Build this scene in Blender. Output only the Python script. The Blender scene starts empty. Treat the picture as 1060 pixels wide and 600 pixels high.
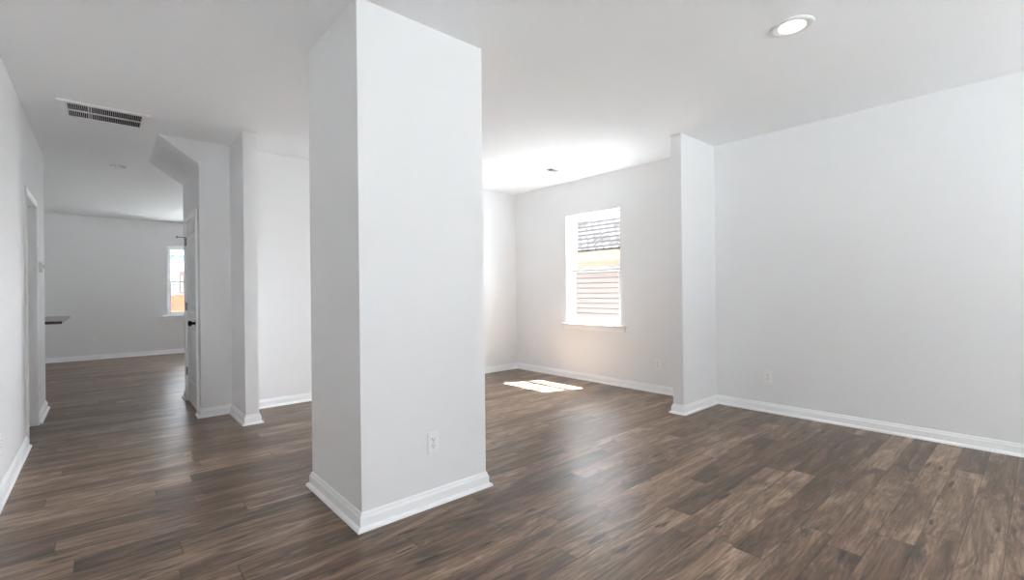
import bpy, bmesh, math, random
from mathutils import Vector, Matrix

S = bpy.context.scene
COL = S.collection
random.seed(4)

# ------------------------------------------------------------------ camera
FPX, PW, PH = 483.2, 1060.0, 600.0
YAW, ROLL, EYE = 0.7200, 0.0108, 1.2174
cam = bpy.data.cameras.new('camera')
cam.sensor_fit = 'HORIZONTAL'
cam.sensor_width = 36.0
cam.lens = 36.0 * FPX / PW
cam.shift_y = 1.35 / PW
cam.clip_start = 0.02
cam.clip_end = 300
camo = bpy.data.objects.new('camera', cam)
COL.objects.link(camo)
fw = Vector((math.sin(YAW), math.cos(YAW), 0))
rt = Vector((math.cos(YAW), -math.sin(YAW), 0))
up = Vector((0, 0, 1))
M3 = Matrix((rt, up, -fw)).transposed()
camo.matrix_world = Matrix.Translation((0, 0, EYE)) @ (M3 @ Matrix.Rotation(-ROLL, 3, 'Z')).to_4x4()
S.camera = camo

# ------------------------------------------------------------------ light
SKY_STRENGTH = 3.7
SKY_GLOW = 34.0
SUN_STRENGTH = 150.0
EXPOSURE = 0.44
w = bpy.data.worlds.new('sky')
S.world = w
w.use_nodes = True
bg = w.node_tree.nodes['Background']
bg.inputs[0].default_value = (0.925, 0.938, 1.0, 1)
# hazy sky, brightest low down on the sun's side
_nt = w.node_tree
_tc = _nt.nodes.new('ShaderNodeTexCoord')
_dp = _nt.nodes.new('ShaderNodeVectorMath')
_dp.operation = 'DOT_PRODUCT'
_dp.inputs[1].default_value = (0.97, -0.13, 0.20)
_mx = _nt.nodes.new('ShaderNodeMath')
_mx.operation = 'MAXIMUM'
_mx.inputs[1].default_value = 0.0
_pw = _nt.nodes.new('ShaderNodeMath')
_pw.operation = 'POWER'
_pw.inputs[1].default_value = 3.0
_ma = _nt.nodes.new('ShaderNodeMath')
_ma.operation = 'MULTIPLY_ADD'
_ma.inputs[1].default_value = SKY_GLOW
_ma.inputs[2].default_value = SKY_STRENGTH
_nt.links.new(_tc.outputs['Generated'], _dp.inputs[0])
_nt.links.new(_dp.outputs['Value'], _mx.inputs[0])
_nt.links.new(_mx.outputs[0], _pw.inputs[0])
_nt.links.new(_pw.outputs[0], _ma.inputs[0])
_nt.links.new(_ma.outputs[0], bg.inputs[1])
sun = bpy.data.lights.new('sun', 'SUN')
sun.energy = SUN_STRENGTH
sun.angle = 0.009
sun.color = (0.91, 0.95, 1.0)
suno = bpy.data.objects.new('sun', sun)
COL.objects.link(suno)
suno.rotation_euler = Vector((-0.5, 0.17, -1.0)).to_track_quat('-Z', 'Y').to_euler()


def portal(name, loc, facing, sx, sy):
    L = bpy.data.lights.new(name, 'AREA')
    L.shape = 'RECTANGLE'
    L.size, L.size_y = sx, sy
    L.cycles.is_portal = True
    o = bpy.data.objects.new(name, L)
    COL.objects.link(o)
    o.location = loc
    o.rotation_euler = Vector(facing).to_track_quat('-Z', 'Z').to_euler()


S.view_settings.view_transform = 'Standard'
S.view_settings.look = 'None'
S.view_settings.gamma = 1.0
S.view_settings.use_curve_mapping = False
S.view_settings.exposure = EXPOSURE
S.cycles.use_denoising = True
S.cycles.max_bounces = 16
S.cycles.diffuse_bounces = 10
S.cycles.glossy_bounces = 4
S.cycles.transparent_max_bounces = 12
S.cycles.sample_clamp_indirect = 0.0
S.cycles.caustics_reflective = False
S.cycles.caustics_refractive = False

# ------------------------------------------------------------------ plan (metres, camera at the origin)
H = 2.74
XL, XR = -0.474, 4.93
YFRONT, YBACK, YFAR = -2.6, 5.517, 11.98
CX1, CX2, CY1, CY2 = 0.992, 1.80, 2.32, 3.068          # free-standing column
PX1, PX2, PY = 0.992, 1.107, 4.908                     # wing wall on the back wall
BX, BY2 = 0.727, 6.73                                  # closet block
WX, WY1, WY2 = 4.24, 2.32, 2.43                        # wing wall on the right wall
LEND = 7.16                                            # end of the left wall
OP1, OP2, OPH = 5.50, 6.265, 2.06                      # opening in the left wall
T = 0.115


# ------------------------------------------------------------------ materials
def mat(name):
    m = bpy.data.materials.new(name)
    m.use_nodes = True
    nt = m.node_tree
    return m, nt, nt.nodes['Principled BSDF']


def N(nt, t, **kw):
    n = nt.nodes.new(t)
    for k, v in kw.items():
        setattr(n, k, v)
    return n


def paint(name, col, rough=0.55, bump=0.0, scale=220.0, metal=0.0, spec=0.5):
    m, nt, b = mat(name)
    b.inputs['Specular IOR Level'].default_value = spec
    b.inputs['Base Color'].default_value = (*col, 1)
    b.inputs['Roughness'].default_value = rough
    b.inputs['Metallic'].default_value = metal
    if bump:
        tc = N(nt, 'ShaderNodeTexCoord')
        no = N(nt, 'ShaderNodeTexNoise')
        no.inputs['Scale'].default_value = scale
        no.inputs['Detail'].default_value = 3
        bp = N(nt, 'ShaderNodeBump')
        bp.inputs['Strength'].default_value = bump
        bp.inputs['Distance'].default_value = 0.002
        nt.links.new(tc.outputs['Object'], no.inputs['Vector'])
        nt.links.new(no.outputs['Fac'], bp.inputs['Height'])
        nt.links.new(bp.outputs['Normal'], b.inputs['Normal'])
    return m


WALL = paint('wall_paint', (0.84, 0.84, 0.845), 0.6, 0.10)
CEIL = paint('ceiling_paint', (0.935, 0.945, 0.955), 0.7, 0.12)
TRIM = paint('trim_paint', (0.92, 0.925, 0.93), 0.32, 0.02, 40)
DOORP = paint('door_paint', (0.84, 0.845, 0.85), 0.35, 0.03, 60)
VINYL = paint('white_vinyl', (0.88, 0.89, 0.90), 0.3, 0.02, 30)
PLATE = paint('white_plastic', (0.88, 0.88, 0.875), 0.28, 0.02, 60)
GRILLE = paint('white_grille_enamel', (0.94, 0.94, 0.94), 0.4, 0.03, 60)
DUCTSHADE = paint('dark_duct_shade', (0.025, 0.025, 0.028), 0.9, 0.1, 60)  # near-black colour stands in for the shade inside the duct
SLOT = paint('dark_slot', (0.03, 0.03, 0.03), 0.6, 0.02)
BRONZE = paint('dark_bronze', (0.012, 0.011, 0.010), 0.28, 0.02, 80, 0.6)
NICKEL = paint('brushed_grey_metal', (0.26, 0.26, 0.265), 0.4, 0.03, 120, 0.8)
CREAM = paint('cream_fascia_paint', (0.305, 0.255, 0.20), 0.7, 0.05, 40, 0.0, 0.05)
WHITEWRAP = paint('white_house_wrap', (0.36, 0.365, 0.375), 0.7, 0.05, 20, 0.0, 0.05)
BLUEINK = paint('blue_print', (0.02, 0.05, 0.16), 0.6, 0.02, 60, 0.0, 0.05)
PALEINK = paint('pale_blue_print', (0.12, 0.16, 0.25), 0.6, 0.02, 60, 0.0, 0.05)
TIMBER = paint('brown_timber', (0.03, 0.014, 0.008), 0.7, 0.2, 40)
CABINET = paint('white_cabinet_paint', (0.80, 0.80, 0.80), 0.4, 0.02, 40)


def glass_mat():
    m, nt, b = mat('window_glass')
    nt.nodes.remove(b)
    tr = N(nt, 'ShaderNodeBsdfTransparent')
    tr.inputs[0].default_value = (0.96, 0.98, 0.975, 1)
    gl = N(nt, 'ShaderNodeBsdfGlossy')
    gl.inputs['Roughness'].default_value = 0.02
    lw_ = N(nt, 'ShaderNodeLayerWeight')
    pw_ = N(nt, 'ShaderNodeMath', operation='POWER')
    pw_.inputs[1].default_value = 5.0
    ma = N(nt, 'ShaderNodeMath', operation='MULTIPLY_ADD')
    ma.inputs[1].default_value = 0.5
    ma.inputs[2].default_value = 0.03
    mx = N(nt, 'ShaderNodeMixShader')
    lw_.inputs['Blend'].default_value = 0.5
    nt.links.new(lw_.outputs['Facing'], pw_.inputs[0])
    nt.links.new(pw_.outputs[0], ma.inputs[0])
    nt.links.new(ma.outputs[0], mx.inputs[0])
    nt.links.new(tr.outputs[0], mx.inputs[1])
    nt.links.new(gl.outputs[0], mx.inputs[2])
    nt.links.new(mx.outputs[0], nt.nodes['Material Output'].inputs[0])
    return m


GLASS = glass_mat()


def lamp_mat():
    m, nt, b = mat('lamp_lens')
    b.inputs['Base Color'].default_value = (0.9, 0.88, 0.82, 1)
    b.inputs['Emission Color'].default_value = (1.0, 0.93, 0.80, 1)
    b.inputs['Emission Strength'].default_value = 6.0
    return m


LENS = lamp_mat()


def plank_floor():
    m, nt, b = mat('brown_plank_floor')
    lk = nt.links.new
    PWID, PLEN = 0.142, 1.22

    def math_(op, a, c=None, d=None):
        n = N(nt, 'ShaderNodeMath', operation=op)
        for i, v in enumerate((a, c, d)):
            if v is None:
                continue
            if isinstance(v, (int, float)):
                n.inputs[i].default_value = v
            else:
                lk(v, n.inputs[i])
        return n.outputs[0]

    def comb(x, y, z):
        n = N(nt, 'ShaderNodeCombineXYZ')
        for i, v in enumerate((x, y, z)):
            if isinstance(v, (int, float)):
                n.inputs[i].default_value = v
            else:
                lk(v, n.inputs[i])
        return n.outputs[0]

    def noise(vec, scale, detail=4, rough=0.55, dist=0.0):
        n = N(nt, 'ShaderNodeTexNoise')
        n.inputs['Scale'].default_value = scale
        n.inputs['Detail'].default_value = detail
        n.inputs['Roughness'].default_value = rough
        n.inputs['Distortion'].default_value = dist
        lk(vec, n.inputs['Vector'])
        return n.outputs['Fac']

    def ramp(fac, stops, interp='LINEAR'):
        n = N(nt, 'ShaderNodeValToRGB')
        n.color_ramp.interpolation = interp
        e = n.color_ramp.elements
        while len(e) < len(stops):
            e.new(0.5)
        for k, (p, c) in enumerate(stops):
            e[k].position = p
            e[k].color = (*c, 1) if len(c) == 3 else c
        lk(fac, n.inputs[0])
        return n.outputs['Color']

    def mix(fac, a, c, blend='MIX'):
        n = N(nt, 'ShaderNodeMix', data_type='RGBA', blend_type=blend)
        if isinstance(fac, (int, float)):
            n.inputs[0].default_value = fac
        else:
            lk(fac, n.inputs[0])
        for i, v in ((6, a), (7, c)):
            if isinstance(v, tuple):
                n.inputs[i].default_value = (*v, 1)
            else:
                lk(v, n.inputs[i])
        return n.outputs[2]

    tc = N(nt, 'ShaderNodeTexCoord')
    sp = N(nt, 'ShaderNodeSeparateXYZ')
    lk(tc.outputs['Object'], sp.inputs[0])
    X, Y = sp.outputs[0], sp.outputs[1]
    row = math_('FLOOR', math_('DIVIDE', math_('ADD', Y, 50.0), PWID))
    wn = N(nt, 'ShaderNodeTexWhiteNoise', noise_dimensions='1D')
    lk(row, wn.inputs['W'])
    off = math_('MULTIPLY', wn.outputs['Value'], PLEN * 7)
    xs = math_('DIVIDE', math_('ADD', math_('ADD', X, off), 50.0), PLEN)
    idx = math_('FLOOR', xs)
    wn2 = N(nt, 'ShaderNodeTexWhiteNoise', noise_dimensions='3D')
    lk(comb(row, idx, 3.0), wn2.inputs['Vector'])
    tone = wn2.outputs['Value']
    sep = N(nt, 'ShaderNodeSeparateColor')
    lk(wn2.outputs['Color'], sep.inputs[0])
    r2, r3 = sep.outputs[1], sep.outputs[2]
    # plank-local coordinates, shifted for every plank
    px = math_('ADD', X, math_('MULTIPLY', r2, 37.0))
    py = math_('ADD', Y, math_('MULTIPLY', r3, 23.0))
    # broad light / dark figure in one plank
    warp = noise(comb(math_('MULTIPLY', px, 1.1), math_('MULTIPLY', py, 5.0), tone), 1.0, 3, 0.5, 0.6)
    fig = noise(comb(math_('MULTIPLY', px, 1.15), math_('MULTIPLY', py, 8.5), math_('MULTIPLY', warp, 2.6)), 1.0, 6, 0.66, 1.3)
    grain = noise(comb(math_('MULTIPLY', px, 5.0), math_('MULTIPLY', py, 75.0), tone), 1.0, 4, 0.65, 0.3)
    fine = noise(comb(math_('MULTIPLY', px, 22.0), math_('MULTIPLY', py, 330.0), tone), 1.0, 2, 0.6)
    f2 = math_('ADD', math_('MULTIPLY', fig, 0.95), math_('MULTIPLY', tone, 0.18))
    f2 = math_('SUBTRACT', f2, 0.06)
    base = ramp(f2, [(0.28, (0.054, 0.031, 0.019)), (0.41, (0.112, 0.068, 0.043)), (0.52, (0.188, 0.120, 0.078)),
                     (0.62, (0.310, 0.210, 0.139)), (0.74, (0.485, 0.350, 0.242))])
    # cathedral rings
    wv = N(nt, 'ShaderNodeTexWave', wave_type='BANDS', bands_direction='Y', wave_profile='SAW')
    wv.inputs['Scale'].default_value = 9.0
    wv.inputs['Distortion'].default_value = 9.0
    wv.inputs['Detail'].default_value = 2.0
    wv.inputs['Detail Scale'].default_value = 0.7
    lk(comb(math_('MULTIPLY', px, 0.55), math_('MULTIPLY', py, 1.9), r2), wv.inputs['Vector'])
    base = mix(0.42, base, ramp(wv.outputs['Fac'], [(0.0, (0.42, 0.38, 0.35)), (0.45, (1, 1, 1)), (1.0, (1, 1, 1))]), 'MULTIPLY')
    base = mix(0.72, base, ramp(grain, [(0.30, (0.36, 0.33, 0.31)), (0.50, (1, 1, 1)), (0.72, (1.25, 1.24, 1.22))]), 'MULTIPLY')
    base = mix(0.45, base, ramp(fine, [(0.30, (0.66, 0.64, 0.62)), (0.6, (1.06, 1.06, 1.06))]), 'MULTIPLY')
    # dark rustic streaks and smudges
    st = noise(comb(math_('MULTIPLY', px, 2.4), math_('MULTIPLY', py, 19.0), r3), 1.0, 5, 0.72, 1.4)
    base = mix(ramp(st, [(0.585, (0, 0, 0)), (0.70, (0.88, 0.88, 0.88))]), base, (0.030, 0.020, 0.015))
    kn = N(nt, 'ShaderNodeTexVoronoi', feature='F1')
    kn.inputs['Scale'].default_value = 1.0
    lk(comb(math_('MULTIPLY', px, 2.3), math_('MULTIPLY', py, 11.5), r2), kn.inputs['Vector'])
    kd = math_('ADD', kn.outputs['Distance'], math_('MULTIPLY', math_('SUBTRACT', st, 0.5), 0.9))
    base = mix(ramp(kd, [(0.05, (0.9, 0.9, 0.9)), (0.15, (0, 0, 0))]), base, (0.022, 0.014, 0.010))
    # joints between planks
    fy = math_('FRACT', math_('DIVIDE', math_('ADD', Y, 50.0), PWID))
    ey = math_('MULTIPLY', math_('MINIMUM', fy, math_('SUBTRACT', 1.0, fy)), PWID)
    fx = math_('FRACT', xs)
    ex = math_('MULTIPLY', math_('MINIMUM', fx, math_('SUBTRACT', 1.0, fx)), PLEN)
    edge = math_('MINIMUM', ex, ey)
    joint = ramp(edge, [(0.0006, (1, 1, 1)), (0.0022, (0, 0, 0))])
    col = mix(math_('MULTIPLY', joint, 0.70), base, (0.016, 0.011, 0.009))
    lk(col, b.inputs['Base Color'])
    rg = math_('ADD', 0.26, math_('MULTIPLY', grain, 0.15))
    lk(rg, b.inputs['Roughness'])
    b.inputs['Specular IOR Level'].default_value = 0.5
    bp = N(nt, 'ShaderNodeBump')
    bp.inputs['Strength'].default_value = 0.35
    bp.inputs['Distance'].default_value = 0.0012
    hgt = math_('SUBTRACT', math_('MULTIPLY', grain, 0.5), math_('MULTIPLY', joint, 1.0))
    lk(hgt, bp.inputs['Height'])
    lk(bp.outputs['Normal'], b.inputs['Normal'])
    return m


FLOORM = plank_floor()


def brickish(name, c1, c2, mortar, scale_vec, rot=(0, 0, 0), bw=0.5, rh=0.25, ms=0.012, rough=0.85):
    m, nt, b = mat(name)
    tc = N(nt, 'ShaderNodeTexCoord')
    mp = N(nt, 'ShaderNodeMapping')
    mp.inputs['Rotation'].default_value = rot
    mp.inputs['Scale'].default_value = scale_vec
    br = N(nt, 'ShaderNodeTexBrick')
    br.inputs['Color1'].default_value = (*c1, 1)
    br.inputs['Color2'].default_value = (*c2, 1)
    br.inputs['Mortar'].default_value = (*mortar, 1)
    br.inputs['Scale'].default_value = 1.0
    br.inputs['Brick Width'].default_value = bw
    br.inputs['Row Height'].default_value = rh
    br.inputs['Mortar Size'].default_value = ms
    br.inputs['Bias'].default_value = 0.0
    nt.links.new(tc.outputs['Object'], mp.inputs[0])
    nt.links.new(mp.outputs[0], br.inputs['Vector'])
    nt.links.new(br.outputs['Color'], b.inputs['Base Color'])
    b.inputs['Specular IOR Level'].default_value = 0.05
    b.inputs['Roughness'].default_value = rough
    return m


# ------------------------------------------------------------------ mesh helpers
def box(bm, x0, x1, y0, y1, z0, z1, bev=0.0):
    vs = [bm.verts.new((x, y, z)) for x in (x0, x1) for y in (y0, y1) for z in (z0, z1)]
    fs = [(0, 1, 3, 2), (4, 6, 7, 5), (0, 4, 5, 1), (2, 3, 7, 6), (0, 2, 6, 4), (1, 5, 7, 3)]
    faces = [bm.faces.new([vs[i] for i in f]) for f in fs]
    if bev:
        es = list({e for f in faces for e in f.edges})
        bmesh.ops.bevel(bm, geom=es, offset=bev, segments=2, affect='EDGES', profile=0.5)
    return bm


def prism(bm, pts, axis, a0, a1):
    """extrude a polygon: pts in the two other axes, from a0 to a1 along axis"""
    def P(p, a):
        return {'x': (a, p[0], p[1]), 'y': (p[0], a, p[1]), 'z': (p[0], p[1], a)}[axis]
    v0 = [bm.verts.new(P(p, a0)) for p in pts]
    v1 = [bm.verts.new(P(p, a1)) for p in pts]
    n = len(pts)
    bm.faces.new(v0)
    bm.faces.new(list(reversed(v1)))
    for i in range(n):
        j = (i + 1) % n
        bm.faces.new([v0[i], v1[i], v1[j], v0[j]])
    return bm


def lathe(bm, prof, seg=40, axis='z', center=(0, 0, 0)):
    rings = []
    for r, h in prof:
        ring = []
        for k in range(seg):
            a = 2 * math.pi * k / seg
            c, s = r * math.cos(a), r * math.sin(a)
            p = {'z': (c, s, h), 'x': (h, c, s), 'y': (c, h, s)}[axis]
            ring.append(bm.verts.new(Vector(p) + Vector(center)))
        rings.append(ring)
    for a, c in zip(rings, rings[1:]):
        for k in range(seg):
            bm.faces.new([a[k], a[(k + 1) % seg], c[(k + 1) % seg], c[k]])
    bm.faces.new(list(reversed(rings[0])))
    bm.faces.new(rings[-1])
    return bm


def obj(name, bm, m, parent=None, smooth=False):
    bmesh.ops.recalc_face_normals(bm, faces=bm.faces[:])
    if parent is not None:
        p = parent
        loc = Vector((0, 0, 0))
        while p is not None:
            loc += p.location
            p = p.parent
        bmesh.ops.translate(bm, verts=bm.verts[:], vec=-loc)
    me = bpy.data.meshes.new(name)
    bm.to_mesh(me)
    bm.free()
    me.materials.append(m)
    if smooth:
        for p in me.polygons:
            p.use_smooth = True
        try:
            me.set_sharp_from_angle(angle=math.radians(35))
        except Exception:
            pass
    o = bpy.data.objects.new(name, me)
    COL.objects.link(o)
    if parent is not None:
        o.parent = parent
    return o


def struct(name, bm, m, label=None):
    o = obj(name, bm, m)
    o['kind'] = 'structure'
    if label:
        o['label'] = label
    return o


def empty(name, loc, label, cat, group=None, kind=None):
    o = bpy.data.objects.new(name, None)
    COL.objects.link(o)
    o.location = loc
    o.empty_display_size = 0.1
    o['label'] = label
    o['category'] = cat
    if group:
        o['group'] = group
    if kind:
        o['kind'] = kind
    return o


def copy_tree(o, parent=None):
    c = o.copy()
    COL.objects.link(c)
    if parent is not None:
        c.parent = parent
    for ch in list(o.children):
        copy_tree(ch, c)
    return c


def B():
    return bmesh.new()


def wall_with_hole(bm, fixed0, fixed1, a0, a1, holes, along, z1=H):
    """boxes around rectangular holes; holes = [(a,b,z0,z1)] sorted along the wall"""
    def bx(p, q, z0, z2):
        if q - p < 1e-4 or z2 - z0 < 1e-4:
            return
        if along == 'y':
            box(bm, fixed0, fixed1, p, q, z0, z2)
        else:
            box(bm, p, q, fixed0, fixed1, z0, z2)
    cur = a0
    for (p, q, z0, z2) in holes:
        bx(cur, p, 0, z1)
        bx(p, q, 0, z0)
        bx(p, q, z2, z1)
        cur = q
    bx(cur, a1, 0, z1)
    return bm


# ------------------------------------------------------------------ room shell
fl = B()
box(fl, -4.2, 5.10, -2.75, 12.15, -0.2, 0.0)
struct('floor', fl, FLOORM, 'brown rustic wood plank floor running through the rooms')
ce = B()
box(ce, -4.2, 5.10, -2.75, 12.15, H, H + 0.2)
struct('ceiling', ce, CEIL, 'flat white ceiling over the rooms')

W1 = (3.537, 4.450, 0.768, 2.262)          # window_1: y0, y1, z0, z1
W2 = (1.005, 1.920, 0.785, 2.240)          # window_2: x0, x1, z0, z1
W9 = (-0.6, 0.2, 0.768, 2.262)  # unseen side room window, added to light the column's left face
W10 = (-2.9, -2.0, 0.768, 2.262)  # unseen, added to bring more light into the side room
LO1, LO2 = -2.0, 2.3  # unseen opening in the left wall, added to let side light in
W3 = (1.75, 2.60, 0.60, 2.262)  # unseen window behind the camera, added to light the front room
W7 = (-0.40, 0.45, 0.06, 2.30)  # unseen window at the hall's front end, added to brighten the hall
W4 = (3.05, 4.25, 0.60, 2.262)  # second added window behind the camera, also unseen
W5 = (2.40, 4.30, 0.40, 2.24)  # unseen window hidden by the closet, added to light the far room
struct('wall_right', wall_with_hole(B(), XR, XR + 0.16, YFRONT, YFAR, [W1], 'y'), WALL, 'long pale grey wall on the right with a white window')
struct('wall_far', wall_with_hole(B(), YFAR, YFAR + 0.16, -4.1, XR, [W2, W5], 'x'), WALL, 'far grey wall at the end of the hallway')
struct('wall_front', wall_with_hole(B(), YFRONT - 0.15, YFRONT, -4.1, 5.09, [W10, W7, W3, W4], 'x'), WALL)
lw = wall_with_hole(B(), XL - T, XL, YFRONT, LEND, [(LO1, LO2, 0, 2.35), (OP1 - 0.02, OP2 + 0.02, 0, OPH + 0.02)], 'y')
struct('wall_left', lw, WALL, 'pale wall along the left of the hallway with a doorway')
W6 = (8.6, 10.4, 0.785, 2.240)  # unseen kitchen window, added to brighten the far room
ow = wall_with_hole(B(), -4.15, -4.0, YFRONT, YFAR, [W9, W6], 'y')
struct('wall_far_left', ow, WALL)
kw = B()
box(kw, -4.0, XL - T, LEND - T, LEND, 0, H)
struct('wall_kitchen', kw, WALL)

# back wall with the closet block and its sloped upper corner
full = [(BX, 0), (BX, 2.512), (0.405, H), (XR, H), (XR, 0)]
notch = [(BX + 0.13, 0), (BX + 0.13, 2.05), (BX, 2.05), (BX, 2.512), (0.405, H), (XR, H), (XR, 0)]
D1, D2 = 5.735, 6.505
bw = B()
prism(bw, full, 'y', YBACK, D1 - 0.015)
prism(bw, notch, 'y', D1 - 0.015, D2 + 0.015)
prism(bw, full, 'y', D2 + 0.015, BY2)
struct('wall_back', bw, WALL, 'back wall with a sloped upper corner above the closet door')
pw = B()
box(pw, PX1, PX2, PY, YBACK, 0, H)
struct('wall_partition_left', pw, WALL, 'short thin wing wall sticking out from the back wall')
ww = B()
box(ww, WX, XR, WY1, WY2, 0, H)
struct('wall_partition_right', ww, WALL, 'short thin wing wall sticking out from the right wall')
cw = B()
box(cw, CX1, CX2, CY1, CY2, 0, H)
struct('wall_column', cw, WALL, 'large square white column in the middle of the room')

# ------------------------------------------------------------------ baseboards
BB = [(0.0, 0.0), (0.033, 0.0), (0.0325, 0.006), (0.030, 0.012), (0.0255, 0.017), (0.019, 0.0195), (0.0145, 0.020),
      (0.0145, 0.062), (0.0125, 0.068), (0.0085, 0.072), (0.0075, 0.080), (0.005, 0.087), (0.002, 0.090), (0.0, 0.090)]


def sweep(path, closed, pieces):
    """mitred moulding along a path with the room on its left; pieces = [(name, first, last, label)]"""
    n = len(path)
    P = [Vector(p) for p in path]

    def nrm(i):
        d = (P[(i + 1) % n] - P[i % n]).normalized()
        return Vector((-d.y, d.x))
    offs = []
    for i in range(n):
        if closed or 0 < i < n - 1:
            a, b = nrm(i - 1), nrm(i)
            m = a + b
            offs.append(m / (1 + a.dot(b)))
        else:
            offs.append(nrm(i) if i == 0 else nrm(i - 1))
    for name, i0, i1, label in pieces:
        bm = B()
        rings = []
        for i in range(i0, i1 + 1):
            p, o = P[i % n], offs[i % n]
            rings.append([bm.verts.new((p.x + o.x * d, p.y + o.y * d, z)) for d, z in BB])
        for a, c in zip(rings, rings[1:]):
            for k in range(len(BB) - 1):
                bm.faces.new([a[k], c[k], c[k + 1], a[k + 1]])
        if not (closed and i1 - i0 == n):
            bm.faces.new(rings[0])
            bm.faces.new(list(reversed(rings[-1])))
        struct(name, bm, TRIM, label)


sweep([(CX1, CY1), (CX1, CY2), (CX2, CY2), (CX2, CY1)], True, [('baseboard_column', 0, 4, 'white baseboard around the foot of the column')])
CAS = 0.060
sweep([(XR, YFRONT), (XR, WY1), (WX, WY1), (WX, WY2), (XR, WY2), (XR, YBACK), (PX2, YBACK), (PX2, PY), (PX1, PY), (PX1, YBACK),
       (BX, YBACK), (BX, D1 - CAS)], False,
      [('baseboard_right', 0, 1, 'long white baseboard along the blank right wall'),
       ('baseboard_partition_right', 1, 4, 'white baseboard around the right wing wall'),
       ('baseboard_window', 4, 5, 'white baseboard under the window'),
       ('baseboard_back', 5, 6, 'white baseboard along the back wall behind the column'),
       ('baseboard_partition_left', 6, 9, 'white baseboard around the left wing wall'),
       ('baseboard_block', 9, 11, 'white baseboard on the closet corner')])
sweep([(BX, D2 + CAS), (BX, BY2), (XR, BY2)], False, [('baseboard_closet', 0, 2, 'white baseboard just past the closet door')])
sweep([(XR, YFAR), (-4.0, YFAR)], False, [('baseboard_far', 0, 1, 'white baseboard along the far wall')])
sweep([(-4.0, LEND), (XL, LEND), (XL, OP2 + CAS)], False, [('baseboard_left_end', 0, 2, 'white baseboard beyond the doorway on the left wall')])
sweep([(XL, OP1 - CAS), (XL, LO2)], False, [('baseboard_left', 0, 1, 'white baseboard along the near left wall')])


# ------------------------------------------------------------------ windows
def window(name, mp, a0, a1, z0, z1, label, double=False):
    """mp(a, b, z): a along the wall, b outward from the inner wall face. Parts: frame, two sashes, panes, stool, apron"""
    def bx(bm, p0, p1, b0, b1, q0, q1, bev=0.0):
        A, C = Vector(mp(p0, b0, q0)), Vector(mp(p1, b1, q1))
        box(bm, min(A.x, C.x), max(A.x, C.x), min(A.y, C.y), max(A.y, C.y), min(A.z, C.z), max(A.z, C.z), bev)
    root = empty(name, mp((a0 + a1) / 2, 0.0, z0), label, 'window', kind='structure')
    f = B()
    w = 0.040
    bx(f, a0, a0 + w, 0.065, 0.15, z0, z1, 0.003)
    bx(f, a1 - w, a1, 0.065, 0.15, z0, z1, 0.003)
    bx(f, a0 + w, a1 - w, 0.065, 0.15, z1 - w, z1, 0.003)
    bx(f, a0 + w, a1 - w, 0.065, 0.15, z0, z0 + 0.03, 0.003)
    lites = [(a0 + w, a1 - w)]
    if double:
        mid = (a0 + a1) / 2
        bx(f, mid - 0.05, mid + 0.05, 0.065, 0.15, z0 + 0.03, z1 - w, 0.003)
        lites = [(a0 + w, mid - 0.05), (mid + 0.05, a1 - w)]
    obj('window_frame', f, VINYL, root)
    zm = z0 + (z1 - z0) * 0.487
    for p, q in lites:
        for nm, lo, hi, d0, d1, bot, top in (('lower_sash', z0 + 0.03, zm + 0.02, 0.080, 0.108, 0.048, 0.042),
                                             ('upper_sash', zm - 0.02, z1 - w, 0.112, 0.140, 0.042, 0.036)):
            s = B()
            st = 0.036
            bx(s, p, p + st, d0, d1, lo, hi, 0.003)
            bx(s, q - st, q, d0, d1, lo, hi, 0.003)
            bx(s, p + st, q - st, d0, d1, lo, lo + bot, 0.003)
            bx(s, p + st, q - st, d0, d1, hi - top, hi, 0.003)
            so = obj(nm, s, VINYL, root)
            g = B()
            m = (d0 + d1) / 2
            bx(g, p + st - 0.004, q - st + 0.004, m - 0.002, m + 0.002, lo + bot - 0.004, hi - top + 0.004)
            obj('pane', g, GLASS, so)
            if nm == 'lower_sash':
                for t in (0.3, 0.7):
                    lkb = B()
                    c = p + (q - p) * t
                    bx(lkb, c - 0.03, c + 0.03, d0 - 0.001, d0 + 0.022, hi, hi + 0.014, 0.004)
                    obj('sash_lock', lkb, VINYL, so)
    s = B()
    bx(s, a0, a1, -0.001, 0.066, z0 - 0.022, z0, 0.0)
    bx(s, a0 - 0.085, a1 + 0.060, -0.055, 0.0, z0 - 0.022, z0, 0.004)
    obj('stool', s, TRIM, root)
    s = B()
    bx(s, a0 - 0.062, a1 + 0.037, -0.016, -0.0005, z0 - 0.085, z0 - 0.022, 0.003)
    obj('apron', s, TRIM, root)
    c = mp((a0 + a1) / 2, 0.17, (z0 + z1) / 2)
    inn = Vector(mp((a0 + a1) / 2, 0.0, (z0 + z1) / 2)) - Vector(c)
    portal('window_light', c, inn, a1 - a0, z1 - z0)
    return root


window('window_1', lambda a, b, z: (XR + b, a, z), *W1, 'white double-hung window in the right wall looking onto the house next door')
window('window_2', lambda a, b, z: (a, YFAR + b, z), *W2, 'white window in the far wall, half hidden by the closet door')
window('fill_window_3', lambda a, b, z: (a, YFRONT - b, z), *W3, 'unseen window in the front wall, added to light the room')
window('fill_window_7', lambda a, b, z: (a, YFRONT - b, z), *W7, 'unseen tall window at the front end of the hallway, added to light it')
window('fill_window_9', lambda a, b, z: (-4.0 - b, a, z), *W9, 'unseen side room window, added to light the hall and column')
window('fill_window_8', lambda a, b, z: (a, YFRONT - b, z), *W10, 'unseen window at the front of the side room, added for light')
window('fill_window_4', lambda a, b, z: (a, YFRONT - b, z), *W4, 'second unseen window in the front wall, added for light')
window('fill_window_5', lambda a, b, z: (a, YFAR + b, z), *W5, 'unseen wide window in the far wall behind the closet, added for light', True)

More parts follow.
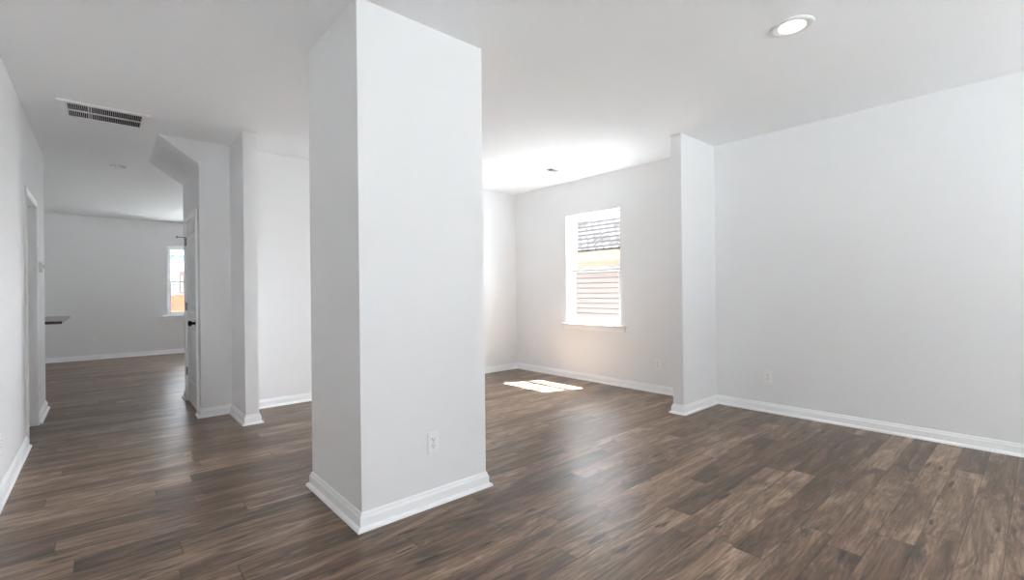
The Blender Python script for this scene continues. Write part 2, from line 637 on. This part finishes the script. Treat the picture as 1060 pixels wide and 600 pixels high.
window('fill_window_6', lambda a, b, z: (-4.0 - b, a, z), *W6, 'unseen wide window in the kitchen wall, added for light', True)
# unseen storey on this house, added to cut sky light next door
us = B()
box(us, -4.3, 5.12, -2.79, 12.19, H + 0.2, 5.8)
BLOCKER = paint('dark_blocker', (0.07, 0.07, 0.072), 0.8, 0.2, 30)  # dark colour that soaks up light on the added outer walls
struct('wall_sky_blocker', us, BLOCKER)
struct('wall_bounce_blocker', wall_with_hole(B(), XR + 0.162, XR + 0.19, YFRONT - 0.1, YFAR + 0.1, [W1], 'y', H + 0.19), BLOCKER)  # unseen dark skin, added to stop sun bouncing onto the siding

# ------------------------------------------------------------------ doors
FX = BX
d1 = empty('door_1', (FX, (D1 + D2) / 2, 0), 'white two-panel closet door with a dark knob', 'door', kind='structure')
sl = B()
xf = FX + 0.002                           # face of the slab
LO, HI = 0.014, 2.030
st = 0.115
prs = [(0.25, 0.86), (1.02, HI - 0.13)]   # panels
yA, yB = D1, D2
box(sl, xf, xf + 0.035, yA, yA + st, LO, HI)
box(sl, xf, xf + 0.035, yB - st, yB, LO, HI)
zc = LO
for (p0, p1) in prs:
    box(sl, xf, xf + 0.035, yA + st, yB - st, zc, p0)
    zc = p1
box(sl, xf, xf + 0.035, yA + st, yB - st, zc, HI)
slab = obj('door_slab', sl, DOORP, d1)
for (p0, p1) in prs:
    pb = B()
    y0, y1 = yA + st, yB - st
    # recessed panel: sloped moulding ring, flat, raised field
    loops = [(0.0, xf), (0.014, xf + 0.011), (0.035, xf + 0.011), (0.062, xf + 0.004)]
    rings = []
    for ins, x in loops:
        rings.append([pb.verts.new((x, y, z)) for y, z in ((y0 + ins, p0 + ins), (y1 - ins, p0 + ins), (y1 - ins, p1 - ins), (y0 + ins, p1 - ins))])
    for a, c in zip(rings, rings[1:]):
        for k in range(4):
            pb.faces.new([a[k], a[(k + 1) % 4], c[(k + 1) % 4], c[k]])
    pb.faces.new(rings[-1])
    bk = [pb.verts.new((xf + 0.033, y, z)) for y, z in ((y0, p0), (y1, p0), (y1, p1), (y0, p1))]
    for k in range(4):
        pb.faces.new([rings[0][k], bk[k], bk[(k + 1) % 4], rings[0][(k + 1) % 4]])
    pb.faces.new(bk)
    obj('door_panel', pb, DOORP, slab)
kn = B()
lathe(kn, [(0.0335, 0.0), (0.0335, -0.004), (0.030, -0.009), (0.015, -0.012), (0.0125, -0.030), (0.016, -0.038), (0.026, -0.046),
           (0.0295, -0.056), (0.027, -0.066), (0.018, -0.072), (0.006, -0.074)], 32, 'x', (xf, yA + 0.065, 0.922))
kno = obj('door_knob', kn, BRONZE, slab, True)
kno['label'] = 'dark bronze door knob'
for z in (1.825, 1.085, 0.345):
    hb = B()
    lathe(hb, [(0.0065, z - 0.046), (0.0075, z - 0.044), (0.0075, z + 0.044), (0.0065, z + 0.046)], 14, 'z', (xf - 0.008, yB + 0.004, 0))
    box(hb, xf - 0.003, xf + 0.001, yB - 0.030, yB + 0.004, z - 0.044, z + 0.044)
    ho = obj('hinge', hb, NICKEL, d1)
    ho['label'] = 'grey metal hinge'
sp = B()
lathe(sp, [(0.0045, -0.075), (0.0045, 0.0)], 10, 'x', (xf - 0.004, yB + 0.004, 1.877))
lathe(sp, [(0.011, -0.090), (0.011, -0.075)], 12, 'x', (xf - 0.004, yB + 0.004, 1.877))
obj('door_stop', sp, NICKEL, d1)
jm = B()
box(jm, FX + 0.0, FX + 0.125, D1 - 0.015, D1 - 0.003, 0, 2.036)
box(jm, FX + 0.0, FX + 0.125, D2 + 0.003, D2 + 0.015, 0, 2.036)
box(jm, FX + 0.0, FX + 0.125, D1 - 0.015, D2 + 0.015, 2.036, 2.05)
obj('door_jamb', jm, TRIM, d1)


def casing(parent, mp, a0, a1, ztop, wid=0.057, th=0.017):
    """mitred door casing; mp(a, out, z)"""
    bm = B()
    prof = [(0.0, 0.0), (0.0, th * 0.55), (wid * 0.15, th * 0.75), (wid * 0.45, th * 0.72), (wid * 0.62, th), (wid * 0.92, th), (wid, th * 0.85), (wid, 0.0)]
    rings = []
    for (a, z, da, dz) in ((a0, 0, -1, 0), (a0, ztop, -1, 1), (a1, ztop, 1, 1), (a1, 0, 1, 0)):
        rings.append([bm.verts.new(mp(a + da * q, o, z + dz * q)) for q, o in prof])
    for r, c in zip(rings, rings[1:]):
        for k in range(len(prof) - 1):
            bm.faces.new([r[k], c[k], c[k + 1], r[k + 1]])
    bm.faces.new(rings[0])
    bm.faces.new(rings[-1])
    return obj('door_casing', bm, TRIM, parent)


casing(d1, lambda a, o, z: (FX - o, a, z), D1 - 0.003, D2 + 0.003, 2.036)
d2 = empty('door_2', (XL, (OP1 + OP2) / 2, 0), 'white cased doorway in the left wall', 'door', kind='structure')
casing(d2, lambda a, o, z: (XL + o, a, z), OP1 - 0.003, OP2 + 0.003, OPH + 0.003)
jm = B()
box(jm, XL - T, XL, OP1 - 0.02, OP1, 0, OPH)
box(jm, XL - T, XL, OP2, OP2 + 0.02, 0, OPH)
box(jm, XL - T, XL, OP1 - 0.02, OP2 + 0.02, OPH, OPH + 0.02)
obj('door_jamb', jm, TRIM, d2)
sl = B()
box(sl, XL - T + 0.002, XL - T + 0.037, OP1 + 0.003, OP2 - 0.003, 0.012, OPH - 0.003, 0.002)
obj('door_slab', sl, DOORP, d2)


# ------------------------------------------------------------------ outlets
def make_outlet():
    """faces -Y, centre at the origin"""
    r = empty('outlet', (0, 0, 0), '', 'outlet', 'white duplex outlets')
    p = B()
    box(p, -0.036, 0.036, -0.0065, 0.0, -0.059, 0.059, 0.0025)
    cov = obj('cover_plate', p, PLATE, r)
    for z in (0.0195, -0.0195):
        s = B()
        pts = []
        for k in range(24):
            a = 2 * math.pi * k / 24
            pts.append((0.0172 * math.cos(a), z + max(-0.0142, min(0.0142, 0.0172 * math.sin(a)))))
        prism(s, pts, 'y', -0.0092, -0.005)
        so = obj('socket', s, PLATE, r)
        t = B()
        box(t, -0.0085, -0.0055, -0.0096, -0.008, z - 0.003, z + 0.007)
        box(t, 0.0055, 0.0085, -0.0096, -0.008, z - 0.002, z + 0.006)
        lathe(t, [(0.0028, -0.0096), (0.0028, -0.008)], 10, 'y', (0, 0, z - 0.0085))
        obj('slot', t, SLOT, so)
    s = B()
    lathe(s, [(0.0025, -0.0078), (0.0035, -0.006)], 12, 'y', (0, 0, 0))
    obj('screw', s, NICKEL, r)
    return r


R90 = math.pi / 2
spots = [((1.418, CY1, 0.358), 0, 'white duplex outlet low on the front face of the column'),
         ((XR, 1.803, 0.350), -R90, 'white duplex outlet low on the blank right wall, past the right wing wall'),
         ((XR, 3.017, 0.340), -R90, 'white duplex outlet on the window wall close beside the right wing wall'),
         ((XR, 5.160, 0.372), -R90, 'faint white outlet low on the window wall near the back corner'),
         ((-0.153, YFAR, 0.365), 0, 'small white outlet low on the far wall of the distant room'),
         ((XL, 4.13, 0.335), R90, 'white duplex outlet low on the near left wall at the picture edge'),
         ((XL, 6.47, 0.345), R90, 'white outlet low on the left wall past the doorway, below the thermostat')]
proto = make_outlet()
for i, (loc, rz, lab) in enumerate(spots):
    o = proto if i == 0 else copy_tree(proto)
    o.location = loc
    o.rotation_euler = (0, 0, rz)
    o['label'] = lab

# thermostat on the left wall
th = empty('thermostat', (XL, 6.63, 1.508), 'small white thermostat on the left wall past the doorway', 'thermostat')
b_ = B()
box(b_, XL, XL + 0.006, 6.63 - 0.062, 6.63 + 0.062, 1.508 - 0.055, 1.508 + 0.055, 0.002)
obj('back_plate', b_, PLATE, th)
b_ = B()
box(b_, XL + 0.005, XL + 0.030, 6.63 - 0.055, 6.63 + 0.055, 1.508 - 0.048, 1.508 + 0.048, 0.004)
obj('body', b_, PLATE, th)
b_ = B()
box(b_, XL + 0.029, XL + 0.0312, 6.63 - 0.035, 6.63 + 0.035, 1.508 - 0.005, 1.508 + 0.030, 0.001)
obj('screen', b_, paint('grey_lcd', (0.30, 0.33, 0.30), 0.2, 0.01), th)

# ------------------------------------------------------------------ ceiling fittings
vx0, vx1, vy0, vy1 = -0.258, 0.322, 4.985, 5.440
v = empty('return_air_grille', ((vx0 + vx1) / 2, (vy0 + vy1) / 2, H), 'large white slatted return air grille in the hallway ceiling', 'vent')
fr = B()
fwid = 0.045
zb, zt = H - 0.012, H - 0.0002
for (p, q, r_, s_) in ((vx0, vx0 + fwid + 0.012, vy0, vy1), (vx1 - fwid - 0.012, vx1, vy0, vy1), (vx0 + fwid + 0.012, vx1 - fwid - 0.012, vy0, vy0 + fwid), (vx0 + fwid + 0.012, vx1 - fwid - 0.012, vy1 - fwid, vy1)):
    box(fr, p, q, r_, s_, zb, zt)
for x in (vx0 + 0.018, vx0 + 0.032, vx1 - 0.018, vx1 - 0.032):
    box(fr, x - 0.003, x + 0.003, vy0 + 0.01, vy1 - 0.01, zb - 0.003, zb)
ox0, ox1, oy0, oy1 = vx0 + fwid + 0.012, vx1 - fwid - 0.012, vy0 + fwid, vy1 - fwid
obj('frame', fr, GRILLE, v)
bk = B()
box(bk, ox0, ox1, oy0, oy1, H - 0.0025, H - 0.0004)  # flat dark sheet painted as the unlit duct behind the slats
obj('duct_shade', bk, DUCTSHADE, v)
lv = B()
NF = 40
for k in range(NF):
    x = ox0 + (k + 0.5) * (ox1 - ox0) / NF
    prism(lv, [(x - 0.0008, H - 0.0115), (x + 0.0008, H - 0.0115), (x + 0.0022, H - 0.003), (x + 0.0006, H - 0.003)], 'y', oy0, oy1)
ym = (oy0 + oy1) / 2
box(lv, ox0, ox1, ym - 0.006, ym + 0.006, H - 0.0122, H - 0.003)
for x in (ox0 + 0.27 * (ox1 - ox0), ox0 + 0.31 * (ox1 - ox0)):
    box(lv, x - 0.003, x + 0.003, oy0, oy1, H - 0.0121, H - 0.003)
obj('louver', lv, GRILLE, v)

g = empty('ceiling_register', (4.275, 4.025, H), 'small square white air register in the ceiling near the window', 'vent')
rx0, rx1, ry0, ry1 = 4.15, 4.40, 3.90, 4.15
fr = B()
for (p, q, r_, s_) in ((rx0, rx0 + .03, ry0, ry1), (rx1 - .03, rx1, ry0, ry1), (rx0 + .03, rx1 - .03, ry0, ry0 + .03), (rx0 + .03, rx1 - .03, ry1 - .03, ry1)):
    box(fr, p, q, r_, s_, H - 0.008, H - 0.0002)
obj('frame', fr, GRILLE, g)
bk = B()
box(bk, rx0 + .03, rx1 - .03, ry0 + .03, ry1 - .03, H - 0.0025, H - 0.0004)
obj('duct_shade', bk, paint('grey_duct_shade', (0.18, 0.18, 0.18), 0.8, 0.05), g)  # grey sheet standing in for the shade behind the register slats
lv = B()
for k in range(12):
    y = ry0 + .03 + (k + .5) * (ry1 - ry0 - .06) / 12
    sgn = -1 if k < 6 else 1
    prism(lv, [(y - 0.001, H - 0.0085), (y + 0.001, H - 0.0085), (y + 0.001 + sgn * 0.007, H - 0.003), (y - 0.001 + sgn * 0.007, H - 0.003)], 'x', rx0 + .03, rx1 - .03)
obj('louver', lv, GRILLE, g)

sd = empty('smoke_detector', (0.147, 7.143, H), 'round white smoke detector on the hallway ceiling beyond the grille', 'smoke detector')
b_ = B()
lathe(b_, [(0.085, H - 0.0003), (0.085, H - 0.008), (0.080, H - 0.010)], 40, 'z', (0.147, 7.143, 0))
obj('mounting_base', b_, PLATE, sd, True)
b_ = B()
lathe(b_, [(0.066, H - 0.0095), (0.064, H - 0.028), (0.058, H - 0.036), (0.030, H - 0.040), (0.028, H - 0.036), (0.010, H - 0.036)], 40, 'z', (0.147, 7.143, 0))
obj('body', b_, PLATE, sd, True)
b_ = B()
for k in range(16):
    a = 2 * math.pi * k / 16
    c, s = math.cos(a), math.sin(a)
    x, y = 0.147 + 0.0655 * c, 7.143 + 0.0655 * s
    box(b_, x - 0.004, x + 0.004, y - 0.004, y + 0.004, H - 0.022, H - 0.014)
obj('air_slot', b_, SLOT, sd)

lx, ly = 3.024, 0.955
rl = empty('recessed_light', (lx, ly, H), 'round recessed ceiling light, lit, at the upper right', 'ceiling light')
b_ = B()
seg = 48
prof = [(0.112, H - 0.0003), (0.110, H - 0.006), (0.102, H - 0.011), (0.092, H - 0.011), (0.070, H - 0.005), (0.070, H - 0.0003)]
rings = []
for r_, h_ in prof:
    rings.append([b_.verts.new((lx + r_ * math.cos(2 * math.pi * k / seg), ly + r_ * math.sin(2 * math.pi * k / seg), h_)) for k in range(seg)])
for a, c in zip(rings, rings[1:]):
    for k in range(seg):
        b_.faces.new([a[k], a[(k + 1) % seg], c[(k + 1) % seg], c[k]])
obj('trim_ring', b_, PLATE, rl, True)
b_ = B()
lathe(b_, [(0.070, H - 0.0008), (0.070, H - 0.0045), (0.05, H - 0.0060), (0.01, H - 0.0066)], seg, 'z', (lx, ly, 0))
le = obj('lens', b_, LENS, rl, True)
le['label'] = 'glowing warm white lens'

# ------------------------------------------------------------------ kitchen island end seen past the left wall
isl = empty('kitchen_island', (-1.0, 9.0, 0), 'kitchen counter end with a dark stone top showing past the left wall', 'kitchen island')
m, nt, b = mat('speckled_stone')
tc = N(nt, 'ShaderNodeTexCoord')
no = N(nt, 'ShaderNodeTexNoise')
no.inputs['Scale'].default_value = 90
no.inputs['Detail'].default_value = 5
cr = N(nt, 'ShaderNodeValToRGB')
cr.color_ramp.elements[0].position = 0.4
cr.color_ramp.elements[0].color = (0.012, 0.013, 0.014, 1)
cr.color_ramp.elements[1].position = 0.7
cr.color_ramp.elements[1].color = (0.16, 0.16, 0.16, 1)
nt.links.new(tc.outputs['Object'], no.inputs['Vector'])
nt.links.new(no.outputs['Fac'], cr.inputs[0])
nt.links.new(cr.outputs[0], b.inputs['Base Color'])
b.inputs['Roughness'].default_value = 0.12
STONE = m
t_ = B()
box(t_, -1.45, -0.380, 8.0, 10.0, 0.875, 0.910, 0.004)
obj('countertop', t_, STONE, isl)
t_ = B()
box(t_, -1.42, -0.72, 8.03, 9.97, 0.10, 0.874)
box(t_, -1.36, -0.76, 8.06, 9.94, 0.0, 0.10)
obj('cabinet_body', t_, CABINET, isl)
t_ = B()
for k in range(4):
    y0 = 8.05 + k * 0.478
    box(t_, -0.720, -0.708, y0, y0 + 0.46, 0.12, 0.86, 0.003)
obj('end_panel', t_, CABINET, isl)

# ------------------------------------------------------------------ outside
gd = B()
box(gd, -60, 60, -60, 80, -1.2, -0.9)
struct('ground', gd, paint('pale_bare_ground', (0.19, 0.19, 0.187), 0.9, 0.3, 3), 'pale bare ground outside')

# house next door, seen through window_1
HX = 10.0
nh = empty('house', (HX, 13.0, -0.9), 'neighbouring house with beige lap siding and shingle roof seen through the window', 'house')
SIDING = paint('beige_lap_siding', (0.275, 0.232, 0.212), 0.8, 0.0, 30, 0.0, 0.05)
s = B()
zz = -0.9
while zz < 1.86:
    prism(s, [(HX - 0.030, zz + 0.013), (HX - 0.004, zz + 0.136), (HX + 0.15, zz + 0.136), (HX + 0.15, zz), (HX + 0.06, zz), (HX + 0.06, zz + 0.013)], 'y', 6.3, 20.0)
    zz += 0.136
obj('siding_wall', s, SIDING, nh)
s = B()
box(s, HX - 0.03, HX + 0.1, 6.3, 20.0, 1.86, 2.02)
obj('frieze_board', s, CREAM, nh)
s = B()
prism(s, [(HX - 0.42, 1.99), (HX - 0.42, 2.24), (HX - 0.395, 2.26), (HX - 0.395, 2.02), (HX - 0.0, 2.02), (HX - 0.0, 1.99)], 'y', 6.1, 20.2)
obj('fascia', s, CREAM, nh)
SHING = brickish('grey_brown_shingles', (0.075, 0.071, 0.070), (0.030, 0.027, 0.026), (0.012, 0.010, 0.010), (1, 1, 1), (0, 0, math.pi / 2), 0.24, 0.13, 0.024)
s = B()
dx, dz = 6.0, 6.0
prism(s, [(HX - 0.46, 2.24), (HX - 0.46, 2.28), (HX - 0.46 + dx, 2.28 + dz), (HX - 0.46 + 2 * dx, 2.28), (HX - 0.46 + 2 * dx, 2.24), (HX - 0.46 + dx, 2.24 + dz)], 'y', 6.0, 20.3)
obj('shingle_roof', s, SHING, nh)
s = B()
prism(s, [(HX + 0.15, -0.9), (HX + 0.15, 2.30), (HX + 5.54, 7.7), (HX + 10.9, 2.30), (HX + 10.9, -0.9)], 'y', 6.4, 19.9)
obj('house_body', s, SIDING, nh)

# unfinished house seen through window_2
FY = 21.5
uh = empty('unfinished_house', (2.5, FY, -0.9), 'unfinished house in white wrap with blue print and a brick base, through the far window', 'house')
s = B()
box(s, 0.2, 4.6, FY, FY + 6.0, -0.9, 4.4)
obj('wrapped_wall', s, WHITEWRAP, uh)
BRICK = brickish('orange_red_brick', (0.10, 0.024, 0.011), (0.13, 0.038, 0.018), (0.12, 0.07, 0.05), (1, 1, 1), (math.pi / 2, 0, 0), 0.24, 0.08, 0.010)
s = B()
box(s, 0.2, 4.6, FY - 0.11, FY - 0.001, -0.9, 1.22)
obj('brick_base', s, BRICK, uh)


def print_mark(x, z):
    s = B()
    pts = [(x - 0.082, z + 0.095), (x - 0.066, z + 0.120), (x + 0.066, z + 0.120), (x + 0.082, z + 0.095), (x + 0.066, z - 0.115), (x - 0.066, z - 0.115)]
    prism(s, pts, 'y', FY - 0.004, FY - 0.0005)
    mk = obj('printed_mark', s, BLUEINK, uh)
    s = B()
    prism(s, [(x - 0.056, z + 0.045), (x + 0.056, z + 0.045), (x + 0.044, z - 0.090), (x - 0.044, z - 0.090)], 'y', FY - 0.007, FY - 0.0035)
    obj('pale_field', s, PALEINK, mk)


def print_line(x, z, wd):
    s = B()
    k = 0.0
    rnd = random.Random(int(x * 100 + z * 1000))
    while k < wd:
        q = 0.02 + rnd.random() * 0.03
        box(s, x + k, x + min(k + q, wd), FY - 0.004, FY - 0.0005, z - 0.030, z + 0.030)
        k += q + 0.006
    obj('printed_line', s, BLUEINK, uh)


for k in range(-5, 9):
    print_mark(1.99 + 0.275 * k, 2.595)
for k in range(-2, 5):
    x = 1.925 + 0.62 * k
    print_line(x, 2.27, 0.15)
    print_line(x + 0.02, 2.19, 0.13)
    print_line(x, 1.61, 0.16)
    print_line(x, 1.43, 0.16)
s = B()
box(s, 2.19, 2.48, FY - 0.05, FY - 0.001, 1.30, 2.13)
uw = obj('rough_opening', s, TIMBER, uh)
s = B()
box(s, 2.235, 2.285, FY - 0.06, FY - 0.049, 1.34, 1.90)
obj('batten', s, WHITEWRAP, uw)
